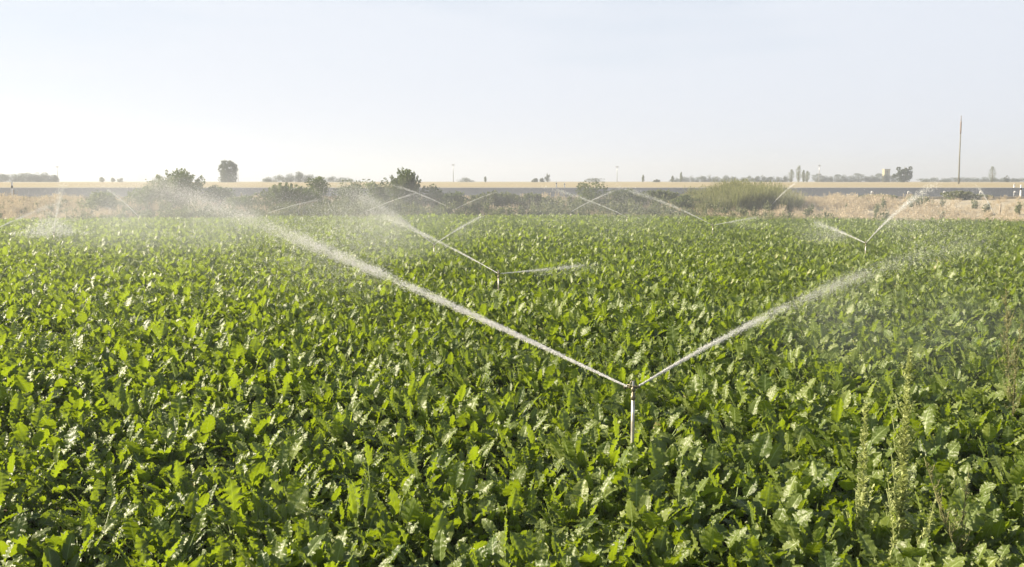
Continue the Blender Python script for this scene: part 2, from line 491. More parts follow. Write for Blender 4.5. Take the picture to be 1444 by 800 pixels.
size = np.where((np.hypot(x - SPR_MAIN[0], y - SPR_MAIN[1] + .5) < .65) & (y < SPR_MAIN[1]), 1.18, size)
spin = rng.uniform(0, 6.283, len(x))
tilt = rng.normal(0, .16, (len(x), 2))
var = rng.integers(0, 12, len(x))
for i in near_i:
    o = link("sugar_beet_plant", BEETS[var[i]], loc=(x[i], y[i], ground_z(x[i], y[i]) - .01), rot=(tilt[i, 0], tilt[i, 1], spin[i]))
    o.scale = (size[i],) * 3
    tag(o, "leafy sugar beet plant with glossy crinkled leaves, in the near rows before the big sprinkler", "beet plant", "sugar beet plants in the near rows")
rest = np.setdiff1d(np.arange(len(x)), near_i)


def scatter(name, P, rot, scale, meshes, idx):
    """one object that instances a few meshes on many points"""
    me = bpy.data.meshes.new(name)
    me.vertices.add(len(P)); me.vertices.foreach_set("co", np.asarray(P, np.float32).ravel())
    a = me.attributes.new("irot", "FLOAT_VECTOR", "POINT"); a.data.foreach_set("vector", np.asarray(rot, np.float32).ravel())
    a = me.attributes.new("iscale", "FLOAT_VECTOR", "POINT"); a.data.foreach_set("vector", np.asarray(scale, np.float32).ravel())
    a = me.attributes.new("iidx", "INT", "POINT"); a.data.foreach_set("value", np.asarray(idx, np.int32))
    me.update()
    src = bpy.data.collections.new(name + "_source")
    for k, q in enumerate(meshes):
        ob = bpy.data.objects.new("%s_source_%02d" % (name, k), q); src.objects.link(ob)
    ng = bpy.data.node_groups.new(name + "_scatter", "GeometryNodeTree")
    ng.interface.new_socket("Geometry", in_out="INPUT", socket_type="NodeSocketGeometry")
    ng.interface.new_socket("Geometry", in_out="OUTPUT", socket_type="NodeSocketGeometry")
    N, L = ng.nodes, ng.links
    gi, go = N.new("NodeGroupInput"), N.new("NodeGroupOutput")
    ci = N.new("GeometryNodeCollectionInfo"); ci.inputs[0].default_value = src
    ci.inputs["Separate Children"].default_value = True; ci.inputs["Reset Children"].default_value = True
    ip = N.new("GeometryNodeInstanceOnPoints"); ip.inputs["Pick Instance"].default_value = True
    def na(n_, ty):
        q = N.new("GeometryNodeInputNamedAttribute"); q.data_type = ty; q.inputs[0].default_value = n_
        return [s for s in q.outputs if s.enabled and s.name == "Attribute"][0]
    L.new(gi.outputs[0], ip.inputs["Points"]); L.new(ci.outputs[0], ip.inputs["Instance"])
    L.new(na("iidx", "INT"), ip.inputs["Instance Index"])
    er = N.new("FunctionNodeEulerToRotation"); L.new(na("irot", "FLOAT_VECTOR"), er.inputs[0]); L.new(er.outputs[0], ip.inputs["Rotation"])
    L.new(na("iscale", "FLOAT_VECTOR"), ip.inputs["Scale"])
    L.new(ip.outputs[0], go.inputs[0])
    o = link(name, me)
    md = o.modifiers.new("scatter", "NODES"); md.node_group = ng
    return o


mid = np.array([i for i in rest if y[i] < 20]); far = np.array([i for i in rest if y[i] >= 20])
both = np.concatenate([mid, far])
o = scatter("beet_field", np.stack([x[both], y[both], ground_z(x[both], y[both]) - .01], 1),
            np.concatenate([tilt, spin[:, None]], 1)[both], np.repeat(size[both][:, None], 3, 1),
            BEETS + BEETS_FAR, np.where(y[both] < 20, var[both], 12 + var[both] % 8))
tag(o, "dense green sugar beet crop filling the field from the big sprinkler to the road bank", "beet crop", kind="stuff")

# ------------------------------------------------------------------ tall weeds standing in the crop
def lance(mb, p, d, L, W, rnd, droop=.4):
    """one small lance leaf as a 5x3 strip"""
    d = d / np.linalg.norm(d)
    lat = np.cross(d, [0, 0, 1.0]); lat /= np.linalg.norm(lat) + 1e-9
    t = np.linspace(0, 1, 5)
    w = W * np.sin(math.pi * (t * .93 + .05)) ** .8
    P = p + np.outer(t * L, d) - np.outer(droop * L * t ** 2, [0, 0, 1.0])
    u = np.array([-1, 0, 1.0])
    V = P[:, None] + (w[:, None] * u[None])[..., None] * lat - (np.abs(u)[None] * w[:, None] * -.35)[..., None] * np.array([0, 0, 1.0])
    A = np.stack(np.broadcast_arrays(u[None], t[:, None], np.full((5, 3), rnd)), -1)
    mb.add(V.reshape(-1, 3), grid_faces(5, 3), A.reshape(-1, 3))


def tall_weed(name, base, top, seed, label, cat, mat, branchy=.3, nleaf=170, leafL=.05, group=None, stem_r=.008):
    rng = np.random.default_rng(seed)
    base = np.array(base, float); top = np.array(top, float) - base
    H = np.linalg.norm(top)
    root = empty(name, base); tag(root, label, cat, group)
    t = np.linspace(0, 1, 14)
    bend = np.array([rng.normal(0, .03), rng.normal(0, .03), 0]) * H
    P = np.outer(t, top) + np.outer(np.sin(t * math.pi), bend)
    sb = MB(); tube(sb, P, np.linspace(stem_r, stem_r * .25, 14), 6, (0, 0, .5))
    lb = MB()
    def leafy(p, axis, amount, s, spread):
        for _ in range(amount):
            az = rng.uniform(0, 6.28)
            d = np.array([math.cos(az) * spread, math.sin(az) * spread, rng.uniform(.35, 1.3)]) + axis * .3
            lance(lb, p + rng.normal(0, .006, 3), d, s * rng.uniform(.6, 1.3), s * rng.uniform(.17, .30), float(rng.uniform(0, 1)), rng.uniform(.0, .6))
    for k in range(nleaf):
        q = rng.uniform(.02, 1) ** .85
        p = np.array([np.interp(q, t, P[:, c_]) for c_ in range(3)])
        leafy(p, top / H, 1, leafL * (1.25 - .75 * q), 1.0)
    nb = int(H * 14 * branchy / .3)
    for k in range(nb):
        q = rng.uniform(.12, .93)
        p = np.array([np.interp(q, t, P[:, c_]) for c_ in range(3)])
        az = rng.uniform(0, 6.28); ln = H * rng.uniform(.05, .17) * (1.25 - q) * (1 + branchy)
        e = p + np.array([math.cos(az) * ln * .42, math.sin(az) * ln * .42, ln])
        m_ = (p + e) / 2 + np.array([math.cos(az), math.sin(az), -.3]) * ln * .1
        tube(sb, np.array([p, m_, e]), np.array([.004, .003, .0015]), 4, (0, 0, .5))
        for j in range(int(10 + ln * 60)):
            w_ = rng.uniform(.1, 1.02)
            pp = p * (1 - w_) + e * w_
            leafy(pp, (e - p) / ln, 1, leafL * .62 * (1.2 - .5 * w_), .8)
    link("stem", sb.mesh("weed_stem", mat), root)
    link("foliage", lb.mesh("weed_foliage", mat), root)
    return root


def gp(px, Yd):                       # a spot on the ground under picture column px at depth Yd
    p = at_y(px, 400, Yd)
    return np.array([p[0], Yd, float(ground_z(p[0], Yd))])


def weed(px0, px1, pytop, Yd, *a, **k):
    return tall_weed("tall_weed", gp(px0, Yd), at_y(px1, pytop, Yd), *a, **k)


weed(1290, 1283, 492, 6.0, 1, "tallest pale green weed spike rising from the crop beside the reddish dry stalk", "weed", M_WEED, nleaf=640, leafL=.07, branchy=.36)
weed(1226, 1221, 568, 6.0, 2, "slender pale green weed spike just left of the tallest one", "weed", M_WEED, nleaf=460, leafL=.066, branchy=.26)
weed(1262, 1250, 690, 5.7, 3, "short pale green weed between the two tall weed spikes", "weed", M_WEED, nleaf=120, leafL=.05)
weed(1322, 1318, 706, 5.7, 4, "short pale green weed at the foot of the tallest spike", "weed", M_WEED, nleaf=140, leafL=.05)
weed(1402, 1303, 645, 5.9, 5, "brown dry weed stalk leaning left in the near crop", "dry weed", M_DRY, nleaf=60, leafL=.035, branchy=.5)
weed(1372, 1366, 665, 5.9, 6, "thin upright brown dry stalk beside the leaning one", "dry weed", M_DRY, nleaf=30, leafL=.03, branchy=.2)
weed(1440, 1418, 398, 10.5, 7, "tall brown dock seed stalk at the edge of the crop, above the near weeds", "dry weed", M_DRY, nleaf=120, leafL=.05, branchy=.35)
weed(1446, 1441, 450, 9.6, 8, "brown dock seed stalk standing in front of the taller dock", "dry weed", M_DRY, nleaf=90, leafL=.05, branchy=.3)
weed(428, 427, 291, 60.5, 9, "bright green weed standing above the crop at the far field edge", "weed", M_REED, nleaf=160, leafL=.22, branchy=.4, stem_r=.02)
weed(418, 416, 297, 60.8, 10, "lower bright green weed beside the taller one at the far field edge", "weed", M_REED, nleaf=90, leafL=.18, branchy=.3, stem_r=.02)

# ------------------------------------------------------------------ sprinklers
def nozzle_spot(px, py):
    z = .80
    for _ in range(6):
        p = at_z(px, py, z)
        z = max(.80, float(ground_z(p[0], p[1])) + .5)
    return at_z(px, py, z)


def sprinkler(px, py, label, jets_az, p=None):
    if p is None: p = at_z(px, py, 1.05)
    z = float(p[2])
    gz = float(ground_z(p[0], p[1]))
    lean = (-.018, .012)
    root = empty("sprinkler", (p[0], p[1], gz))
    tag(root, label, "sprinkler", "irrigation sprinklers in the beet field")
    h = z - gz - .07
    off = np.array([-lean[0] * h, lean[1] * h, 0])
    b = MB(); tube(b, np.array([[0, 0, -.05], [0, 0, h * .3], [0, 0, h * .7], [0, 0, h]]) - np.outer([0, .3, .7, 1], [0, 0, 0]), .0165, 14)
    link("riser_pipe", b.mesh("riser_pipe", M_PIPE), root)
    b = MB(); lathe(b, [(.017, h - .035), (.024, h - .03), (.024, h + .005), (.019, h + .01), (.019, h + .03), (.014, h + .035), (.014, h + .05)], 12)
    link("coupling", b.mesh("coupling", M_BRASS), root)
    zt = h + .07
    b = MB(); lathe(b, [(.014, zt - .022), (.022, zt - .014), (.022, zt + .012), (.012, zt + .02), (.012, zt + .03)], 12)
    # yoke over the body that carries the arm spindle
    th = np.linspace(0, math.pi, 11)
    tube(b, np.stack([.034 * np.cos(th), 0 * th, zt + .005 + .085 * np.sin(th)], 1), .0055, 6)
    link("sprinkler_body", b.mesh("sprinkler_body", M_BRASS), root)
    b = MB(); zz = np.linspace(zt + .032, zt + .078, 60); an = np.linspace(0, 9 * 2 * math.pi, 60)
    tube(b, np.stack([.012 * np.cos(an), .012 * np.sin(an), zz], 1), .0018, 4)
    link("spring", b.mesh("spring", M_STEEL), root)
    for k, (az, el) in enumerate(jets_az):
        d = np.array([math.sin(az) * math.cos(el), math.cos(az) * math.cos(el), math.sin(el)])
        b = MB(); tube(b, np.array([[0, 0, zt], d * .03 + [0, 0, zt], d * .065 + [0, 0, zt], d * .072 + [0, 0, zt]]), [.011, .010, .0075, .006], 10)
        link("nozzle", b.mesh("nozzle", M_BRASS), root)
    az = jets_az[0][0] + .12
    d = np.array([math.sin(az), math.cos(az), 0])
    n_ = np.array([d[1], -d[0], 0])
    b = MB()
    tube(b, np.array([-d * .07 + [0, 0, zt + .03], [0, 0, zt + .034], d * .06 + [0, 0, zt + .034], d * .095 + n_ * .01 + [0, 0, zt + .022]]), [.011, .007, .006, .008], 6)
    box(b, d * .10 + n_ * .012 + np.array([0, 0, zt + .008]), (.012, .03, .04), -az)
    link("impact_arm", b.mesh("impact_arm", M_BRASS), root)
    return np.array([p[0], p[1], gz + zt])


def octs(mb, P, D, r, stretch, rng):
    """many small water drops, each an octahedron drawn out along D"""
    n = len(P)
    D = D / (np.linalg.norm(D, axis=1)[:, None] + 1e-9)
    ref = np.where(np.abs(D[:, 2:3]) < .9, np.array([[0, 0, 1.0]]), np.array([[1.0, 0, 0]]))
    N = np.cross(D, ref); N /= np.linalg.norm(N, axis=1)[:, None]
    B = np.cross(N, D)
    r = r[:, None]
    l = r * stretch[:, None]
    V = np.stack([P + D * l, P - D * l, P + N * r, P - N * r, P + B * r, P - B * r], 1)
    f = np.array([[0, 2, 4], [0, 4, 3], [0, 3, 5], [0, 5, 2], [1, 4, 2], [1, 3, 4], [1, 5, 3], [1, 2, 5]])
    mb.add(V.reshape(-1, 3), (np.arange(n)[:, None, None] * 6 + f[None]).reshape(-1, 3))


def jet_path(o, az, t, k, k3, S):
    return np.stack([o[0] + np.sin(az) * S, o[1] + np.cos(az) * S, o[2] + t * S - k * S ** 2 - k3 * S ** 4], -1)


def jet(o, az, t, k, k3, L, label, seed, n, r0, s0, s1, s2, mist=0.5, core=1.0, end=1.35, rs=0.0):
    """a jet of water: a solid stream at the nozzle that breaks into drops and a falling veil"""
    rng = np.random.default_rng(seed)
    o = np.array(o, float)
    start = o + np.array([math.sin(az), math.cos(az), t]) * .065
    mb = MB()
    S = np.linspace(0, core, 12)
    tube(mb, jet_path(start, az, t, k, k3, S) - start, np.linspace(.0045, .0035, 12) + s0 * .15, 6, caps=True)
    tang = lambda s: np.stack([np.full_like(s, math.sin(az)), np.full_like(s, math.cos(az)), t - 2 * k * s - 4 * k3 * s ** 3], -1)
    lat = np.array([math.cos(az), -math.sin(az), 0])
    # body of the jet
    s = L * rng.uniform(0, 1, n) ** 1.25
    keep = rng.uniform(0, 1, n) < 1 - .75 * smooth(.72 * L, L, s)
    s = s[keep]
    sig = s0 + s1 * s + s2 * s * s
    # strands: drops bunch along the stream
    a = rng.normal(0, 1, len(s)); b = rng.normal(0, 1, len(s))
    P = jet_path(start, az, t, k, k3, s) + lat * (a * sig)[:, None]
    P[:, 2] += b * sig * .8 - np.abs(rng.normal(0, .55, len(s))) * sig
    f1, f2, f3 = rng.uniform(1.5, 3), rng.uniform(5, 9), rng.uniform(14, 22)
    clump = .8 * np.sin(s * f1 + seed) + .7 * np.sin(s * f2 + a * .5) + .7 * np.sin(s * f3 + b * .6 + 1.5 * np.sin(s * 3))
    ok = rng.uniform(-2.0, 2.0, len(s)) < clump + .7
    rr = (r0 + rs * s) * rng.lognormal(0, .35, len(s))
    octs(mb, (P - start)[ok], tang(s)[ok] + rng.normal(0, .08, (ok.sum(), 3)), rr[ok], rng.uniform(1.6, 3.6, ok.sum()), rng)
    # veil of finer drops drifting off and falling under the far half
    nm = int(n * mist)
    s = L * rng.uniform(.25, end, nm) ** .8
    sig = (s0 + s1 * s + s2 * s * s) * 2.6 + .035 * s
    P = jet_path(start, az, t, k, k3, s) + lat * (rng.normal(0, 1, nm) * sig)[:, None]
    fall = np.abs(rng.normal(0, 1, nm)) * sig * 1.1 + rng.exponential(.10, nm) * s * smooth(.3, 1.1, s / L)
    P[:, 2] -= fall - rng.normal(0, .35, nm) * sig
    gz = ground_z(P[:, 0], P[:, 1]) + .30
    ok = P[:, 2] > gz
    rr = (r0 + rs * s) * .62 * rng.lognormal(0, .35, nm)
    dirs = tang(s) * .4 + np.array([0, 0, -1.0]) * (fall[:, None] * .8) + rng.normal(0, .1, (nm, 3))
    octs(mb, (P - start)[ok], dirs[ok], rr[ok], rng.uniform(1.2, 2.6, ok.sum()), rng)
    return tag(link("water_jet", mb.mesh("water_jet", M_WATER, smooth=True), loc=start), label, "water jet", "water jets thrown by the sprinklers")


def aim(o, px, py, L, away=True, r=.55):
    """azimuth, slope and curvature of a jet from o whose tip, L metres off, is seen at px, py"""
    d = ray(px, py); a = d[0] / d[1]
    A = a * a + 1; Bq = -2 * (a * o[0] + o[1]); Cq = o[0] ** 2 + o[1] ** 2 - L * L
    disc = Bq * Bq - 4 * A * Cq
    if disc < 0:
        Y = -Bq / (2 * A)
    else:
        Y = (-Bq + (1 if away else -1) * math.sqrt(disc)) / (2 * A)
    X = a * Y; z = CAM_Z + d[2] / d[1] * Y
    Lh = math.hypot(X - o[0], Y - o[1])
    az = math.atan2(X - o[0], Y - o[1])
    t = (z - o[2]) / (Lh * (1 + r) / 2)
    k = t * (1 - r) / 2 / Lh
    return az, t, k, 0.0, Lh


# the big sprinkler in front
azL, azR = R(-56), R(62)
oM = sprinkler(893, 549, "nearest sprinkler on a grey riser pipe, throwing the two longest water jets", [(azL, .29), (azR, .37)])
jet(oM, azL, .300, .0036, .00003, 9.2, "longest white water jet, from the nearest sprinkler up to the leafy bank", 11, 115000, .0014, .004, .0062, .0011, mist=.9, core=1.0, end=1.3)
jet(oM, azR, .395, .0290, 0.0, 6.1, "shorter white water jet from the nearest sprinkler towards the side without trees", 12, 54000, .0013, .004, .010, .0024, mist=1.0, core=.5, end=1.25, rs=-.00011)

# sprinklers farther off: (px, py), label, [(tip px, tip py, length, away, n, label, width)]
FAR = [
    ((703, 386), "sprinkler second nearest to the camera, in mid field",
     [(520, 297, 8.0, True, 16000, "thin water jet from the mid field sprinkler up to the pair of bright streaks", 1.0),
      (838, 372, 4.6, True, 9000, "low short spray from the mid field sprinkler over the crop", 1.6)]),
    ((612, 345), "sprinkler behind the mid field one, where two jets meet",
     [(683, 303, 7.5, True, 8000, "thin straight water jet rising from where two jets meet", .9),
      (462, 252, 8.5, False, 22000, "broad bright water jet with a wide veil in front of the dark bank", 2.2)]),
    ((1221, 343), "sprinkler with a short riser before the dry tan verge",
     [(1322, 257, 8.5, False, 11000, "long straight water jet rising across the dry tan verge", 1.0),
      (1146, 312, 5.5, True, 9000, "short broken spray opposite the jet that crosses the tan verge", 2.0)]),
    ((1005, 318), "small sprinkler at the foot of the green reeds",
     [(868, 262, 9.0, False, 9000, "long water jet crossing the bank from the foot of the reeds", 1.0),
      (1070, 306, 4.5, True, 4000, "low short spray at the foot of the green reeds", 1.5)]),
    ((76, 328), "sprinkler standing in a burst of splashing spray near the far hedge",
     [(90, 254, 9.0, False, 7000, "steep water jet rising straight out of the splashing spray", 1.0)]),
    ((640, 296), "small far sprinkler at the foot of the spiky bush",
     [(545, 258, 8.0, False, 6000, "water jet crossing another one in front of the spiky bush", .9),
      (700, 271, 6.0, True, 3000, "faint short jet away from the spiky bush", .9)]),
    ((517, 298), "small far sprinkler at the dark bank beside the wide veil",
     [(592, 271, 7.0, True, 5000, "rising water jet that crosses another one below the spiky bush", .9)]),
    ((884, 306), "small far sprinkler at the field edge behind the crossing jets",
     [(764, 262, 9.0, False, 7000, "long jet of the crossing pair, starting at the field edge and passing the roadside markers", .9)]),
    ((805, 299), "small far sprinkler at the field edge left of the rounded shrub",
     [(872, 267, 7.0, True, 5000, "short jet of the crossing pair, in front of the rounded shrub", .9)]),
    ((376, 301), "small far sprinkler at the field edge beside the bright weed",
     [(456, 280, 7.0, True, 4000, "faint low jet above the bright green weed", .9)]),
    ((195, 305), "small far sprinkler at the field edge below the leafy bank",
     [(140, 260, 7.5, False, 4500, "thin slanting jet at the field edge below the leafy bank", .9)]),
    ((1402, 303), "small far sprinkler at the edge of the dry tan verge",
     [(1376, 260, 6.5, False, 4000, "thin steep jet at the edge of the dry tan verge, near the tall pole", .9)]),
    ((1084, 294), "small far sprinkler standing among dry grass by the reeds",
     [(1130, 252, 7.5, False, 4500, "thin jet rising behind the reeds from among dry grass", .9)]),
    ((-22, 331), "sprinkler at the edge of the field nearest the low hedge",
     [(88, 284, 9.5, True, 9000, "long low jet entering beside the splashing spray", 1.2)]),
]
sd = 40
for (px, py), lab, js in FAR:
    p0 = nozzle_spot(px, py)
    A = [aim(p0, jx, jy, L, aw) for jx, jy, L, aw, n, jl, wd in js]
    o_ = sprinkler(px, py, lab, [(a[0], math.atan(a[1])) for a in A], p0)
    for a, (jx, jy, L, aw, n, jl, wd) in zip(A, js):
        sd += 1
        dist = p0[1] / 27
        jet(o_, a[0], a[1], a[2], a[3], a[4], jl, sd, int(n * .9), .0024 * dist ** .6, .0045 * dist ** .5, .0050 * wd, .0006 * wd, mist=1.0 * wd, core=.8, end=1.3, rs=.0002)


# splashing burst at the left sprinkler
def splash(px, py, z, n, rad, hgt, label, seed, r0=.006):
    rng = np.random.default_rng(seed); c = at_z(px, py, z)
    mb = MB()
    P = rng.normal(0, 1, (n, 3)) * np.array([rad, rad * .8, hgt * .5])
    P[:, 2] = rng.normal(.35, .55, n) * hgt * np.exp(-(P[:, 0] ** 2 + P[:, 1] ** 2) / (3 * rad * rad))
    P = P[P[:, 2] > -.35]; n = len(P)
    octs(mb, P, rng.normal(0, 1, (n, 3)) * .4 + np.array([0, 0, 1.0]), r0 * rng.lognormal(0, .4, n), rng.uniform(1, 2.2, n), rng)
    return tag(link("water_splash", mb.mesh("water_splash", M_WATER), loc=c), label, "water splash")


splash(72, 330, .60, 7000, .60, .70, "white burst of splashing water around the riser near the far hedge", 5)

# ------------------------------------------------------------------ shrubs, reeds and grass on the bank
def leaf_quads(mb, P, size, rng, up=.0, rnd=None):
    n = len(P)
    d = rng.normal(0, 1, (n, 3)); d[:, 2] = d[:, 2] * .7 + up; d /= np.linalg.norm(d, axis=1)[:, None]
    l = np.cross(d, rng.normal(0, 1, (n, 3))); l /= np.linalg.norm(l, axis=1)[:, None] + 1e-9
    s = size * rng.uniform(.6, 1.4, n)[:, None]
    w_ = s * rng.uniform(.25, .42, n)[:, None]
    V = np.stack([P - d * s * .5, P + l * w_ + d * s * .05, P + d * s * .5, P - l * w_ + d * s * .05], 1)
    if rnd is None: rnd = rng.uniform(0, 1, n)
    A = np.zeros((n, 4, 3)); A[..., 2] = rnd[:, None]
    mb.add(V.reshape(-1, 3), np.arange(n * 4).reshape(n, 4), A.reshape(-1, 3))


def blob_points(rng, n, blobs, thr=-.55):
    """points near the skins of several lobes, thinned by noise so gaps show"""
    out_, sh = [], []
    per = max(1, n // len(blobs))
    for c_, r_ in blobs:
        v = rng.normal(0, 1, (per, 3)); v /= np.linalg.norm(v, axis=1)[:, None]
        q = rng.uniform(.45, 1.06, per) ** .6
        P = np.array(c_) + v * np.array(r_) * q[:, None]
        P += rng.normal(0, .10, P.shape) * np.mean(r_)
        out_.append(P); sh.append(np.full(per, rng.uniform(.1, .9)))
    P = np.concatenate(out_); sh = np.concatenate(sh)
    s_ = 5.5 / np.mean([np.mean(b[1]) for b in blobs])
    gap = np.sin(P[:, 0] * s_ + 2 * np.sin(P[:, 2] * s_)) + np.sin(P[:, 1] * s_ * .9 + P[:, 2] * s_ * .8)
    ok = gap + rng.uniform(-.8, 1.4, len(P)) > thr
    return P[ok], np.clip(sh[ok] + rng.normal(0, .18, ok.sum()), 0, 1)


def shrub(px, pytop, wpx, Yd, label, seed, spiky=False, mat=None, group="shrubs along the road bank", n=3600, name="shrub", cat="shrub", size=.16):
    rng = np.random.default_rng(seed)
    b = gp(px, Yd); top = at_y(px, pytop, Yd); H = top[2] - b[2]; W = wpx / F * Yd
    root = empty(name, b); tag(root, label, cat, group)
    st = MB(); lf = MB()
    if spiky:
        ns_ = 64; n = int(n * 2.4)
        for k in range(ns_):
            bx = rng.normal(0, W * .17); by = rng.normal(0, W * .15)
            h_ = H * rng.uniform(.66, 1.03) * (1 - .38 * min(1, abs(bx) / (W * .5)))
            e = np.array([bx * 1.7 + rng.normal(0, .08), by * 1.6, h_])
            q = np.linspace(0, 1, 7)
            P = np.outer(1 - q, [bx * .5, by * .5, 0]) + np.outer(q, e); P[:, 2] = h_ * q ** .9
            tube(st, P, np.linspace(.022, .004, 7), 4, (0, 0, .3))
            m_ = int(n / ns_)
            w_ = rng.uniform(.12, 1.0, m_)
            C = np.stack([np.interp(w_, q, P[:, c_]) for c_ in range(3)], 1)
            C += rng.normal(0, 1, (m_, 3)) * (.060 * (1.06 - w_) + .010)[:, None] * W
            C[:, 2] = np.maximum(C[:, 2], .05)
            leaf_quads(lf, C, size, rng, up=1.5, rnd=np.clip(rng.uniform(.1, .9) + rng.normal(0, .2, m_), 0, 1))
    else:
        bl = []
        for k in range(9):
            a = rng.uniform(0, 6.28); q = rng.uniform(0, .32) * W
            rz = H * rng.uniform(.22, .36)
            bl.append(((math.cos(a) * q * 1.15, math.sin(a) * q * .8, rng.uniform(.25, .98) * H - rz * .8 + .1), (W * rng.uniform(.16, .28), W * rng.uniform(.15, .25), rz)))
        P, sh = blob_points(rng, n, bl)
        ok = P[:, 2] > .03
        leaf_quads(lf, P[ok], size, rng, up=.3, rnd=sh[ok])
        for k in range(7):
            c_ = bl[k][0]
            tube(st, np.array([[c_[0] * .2, c_[1] * .2, 0], [c_[0] * .6, c_[1] * .6, c_[2] * .5], c_]), [.03, .02, .008], 5, (0, 0, .3))
    link("stem", st.mesh("shrub_stem", M_BARK), root)
    link("foliage", lf.mesh("shrub_foliage", mat or M_SHRUB, smooth=False), root)
    return root


SH = [
    (258, 238, 66, 74, "tall spiky willow shrub where the longest jet ends", True), (205, 258, 70, 73, "low bush on the bank left of the spiky willow shrub", False),
    (150, 270, 66, 70, "small rounded bush at the left end of the leafy bank", False), (312, 264, 60, 74, "low dark bush between the willow shrub and the lone big tree", False),
    (345, 277, 50, 71, "flat grey green bush beneath the lone big tree", False),
    (408, 258, 62, 73, "grey green willow bush beneath the distant wooded mound", True), (448, 252, 58, 76, "rounded bush just behind the broad veil of spray", False),
    (497, 250, 66, 75, "bushy dark shrub at the top of the broad bright jet", False), (536, 255, 56, 74, "dark rounded shrub left of the spiky bush", False),
    (573, 238, 60, 73, "tallest spiky bush above the two crossing jets", True), (612, 263, 52, 73, "dark shrub at the right foot of the spiky bush", False),
    (640, 270, 46, 71, "low dark bush by the small far sprinkler", False), (700, 270, 64, 74, "grey straggly bush below the distant thin mast", True),
    (752, 272, 50, 74, "small straggly bush left of the roadside markers", True), (835, 258, 52, 72, "dark rounded shrub behind the short jet of the crossing pair", False),
    (872, 268, 50, 73, "low shrub right of the dark rounded shrub", False), (925, 268, 60, 75, "straggly grey green bush by the long jet from the reeds", True),
    (962, 275, 48, 72, "small bush at the near end of the reeds", False),
    (1232, 276, 34, 79, "small grey bush on the shoulder above the tan verge", True), (1345, 270, 34, 79, "grey bush at the road edge below the tall pole", True),
    (1378, 276, 30, 79, "smaller grey bush right of the one below the tall pole", True),
]
for k, (px, pt, wp, Yd, lab, spk) in enumerate(SH):
    shrub(px, pt, wp, Yd, lab, 500 + k, spk, mat=M_BANK if spk and px > 650 else None)


def blade_clump(rng, n, H, spread, lean, seg=4, w0=.012, heads=0.0):
    mb = MB()
    for k in range(n):
        az = rng.uniform(0, 6.28); r_ = spread * math.sqrt(rng.uniform(0, 1)); h = H * rng.uniform(.5, 1.05)
        base = np.array([math.cos(az) * r_, math.sin(az) * r_, 0]); az2 = rng.uniform(0, 6.28); ln = lean * rng.uniform(.2, 1.2) * h
        t = np.linspace(0, 1, seg)
        P = base + np.outer(t ** 1.7 * ln, [math.cos(az2), math.sin(az2), 0]) + np.outer(h * (t - .18 * lean * t ** 3), [0, 0, 1])
        lat = np.array([-math.sin(az2 + .6), math.cos(az2 + .6), 0])
        w = w0 * (1.02 - t ** 1.5) * rng.uniform(.7, 1.3)
        V = np.stack([P - w[:, None] * lat, P + w[:, None] * lat], 1)
        rn = rng.uniform(0, 1)
        A = np.zeros((seg, 2, 3)); A[..., 2] = rn; A[..., 1] = t[:, None]
        mb.add(V.reshape(-1, 3), grid_faces(seg, 2), A.reshape(-1, 3))
        if rng.uniform() < heads:
            hd = P[-1] + rng.normal(0, .02, (7, 3)) + np.outer(np.linspace(-.16, .04, 7), [0, 0, 1])
            leaf_quads(mb, hd, .07, rng, up=1.2, rnd=np.clip(rng.normal(.7, .2, 7), 0, 1))
    return mb


def weed_clump(rng, H, W, n, size):
    mb = MB()
    for k in range(7):
        a = rng.uniform(0, 6.28); e = np.array([math.cos(a) * W * rng.uniform(.1, .5), math.sin(a) * W * rng.uniform(.1, .5), H * rng.uniform(.5, 1)])
        q = rng.uniform(.05, 1, n // 7)
        P = np.outer(q, e) + rng.normal(0, 1, (n // 7, 3)) * W * .13
        P[:, 2] = np.maximum(P[:, 2], .02)
        leaf_quads(mb, P, size, rng, up=.8, rnd=np.clip(rng.uniform(.1, .9) + rng.normal(0, .2, n // 7), 0, 1))
    return mb


rg = np.random.default_rng(77)
STRAW = [blade_clump(rg, 46, .62, .34, .5, w0=.007, heads=.35).mesh("dry_grass", M_STRAW, smooth=False) for _ in range(6)]
WEEDS = [weed_clump(rg, .75, .55, 330, .10).mesh("bank_weeds", M_BANK, smooth=False) for _ in range(6)]
REEDS = [blade_clump(rg, 70, 2.0, .45, .38, seg=6, w0=.026, heads=.25).mesh("reed_clump", M_REED, smooth=False) for _ in range(6)]

# green and grey weeds along the bank
n = 9000
bx = rg.uniform(-75, 62, n); by = field_edge(bx) + rg.uniform(.6, 1, n) * 0 + rg.uniform(0, 1, n) * (ROAD_Y0 - 2.2 - field_edge(bx)) + .4
dens = 1 - .97 * smooth(14, 26, bx)
dens *= np.where(bx < -36, .55, 1) * (0.22 + .85 * (hn(bx * .35, by * .35) > .05)) * np.where(by > ROAD_Y0 - 7, .22, 1) * np.where(by > ROAD_Y0 - 3.6, 0, 1)
ok = rg.uniform(0, 1, n) < dens
bx, by = bx[ok], by[ok]
s_ = rg.uniform(.5, 1.25, len(bx)) * (1 + .22 * smooth(-22, -6, bx) * (1 - smooth(10, 16, bx))) * np.where(bx < -32, .7, 1) * (1 - .62 * smooth(71, 79, by))
tag(scatter("bank_weeds", np.stack([bx, by, ground_z(bx, by)], 1), np.stack([0 * bx, 0 * bx, rg.uniform(0, 6.28, len(bx))], 1),
            np.stack([s_, s_, s_ * rg.uniform(.7, 1.4, len(bx))], 1), WEEDS, rg.integers(0, 6, len(bx))),
    "rough green and grey weeds covering the bank below the road", "weeds", kind="stuff")
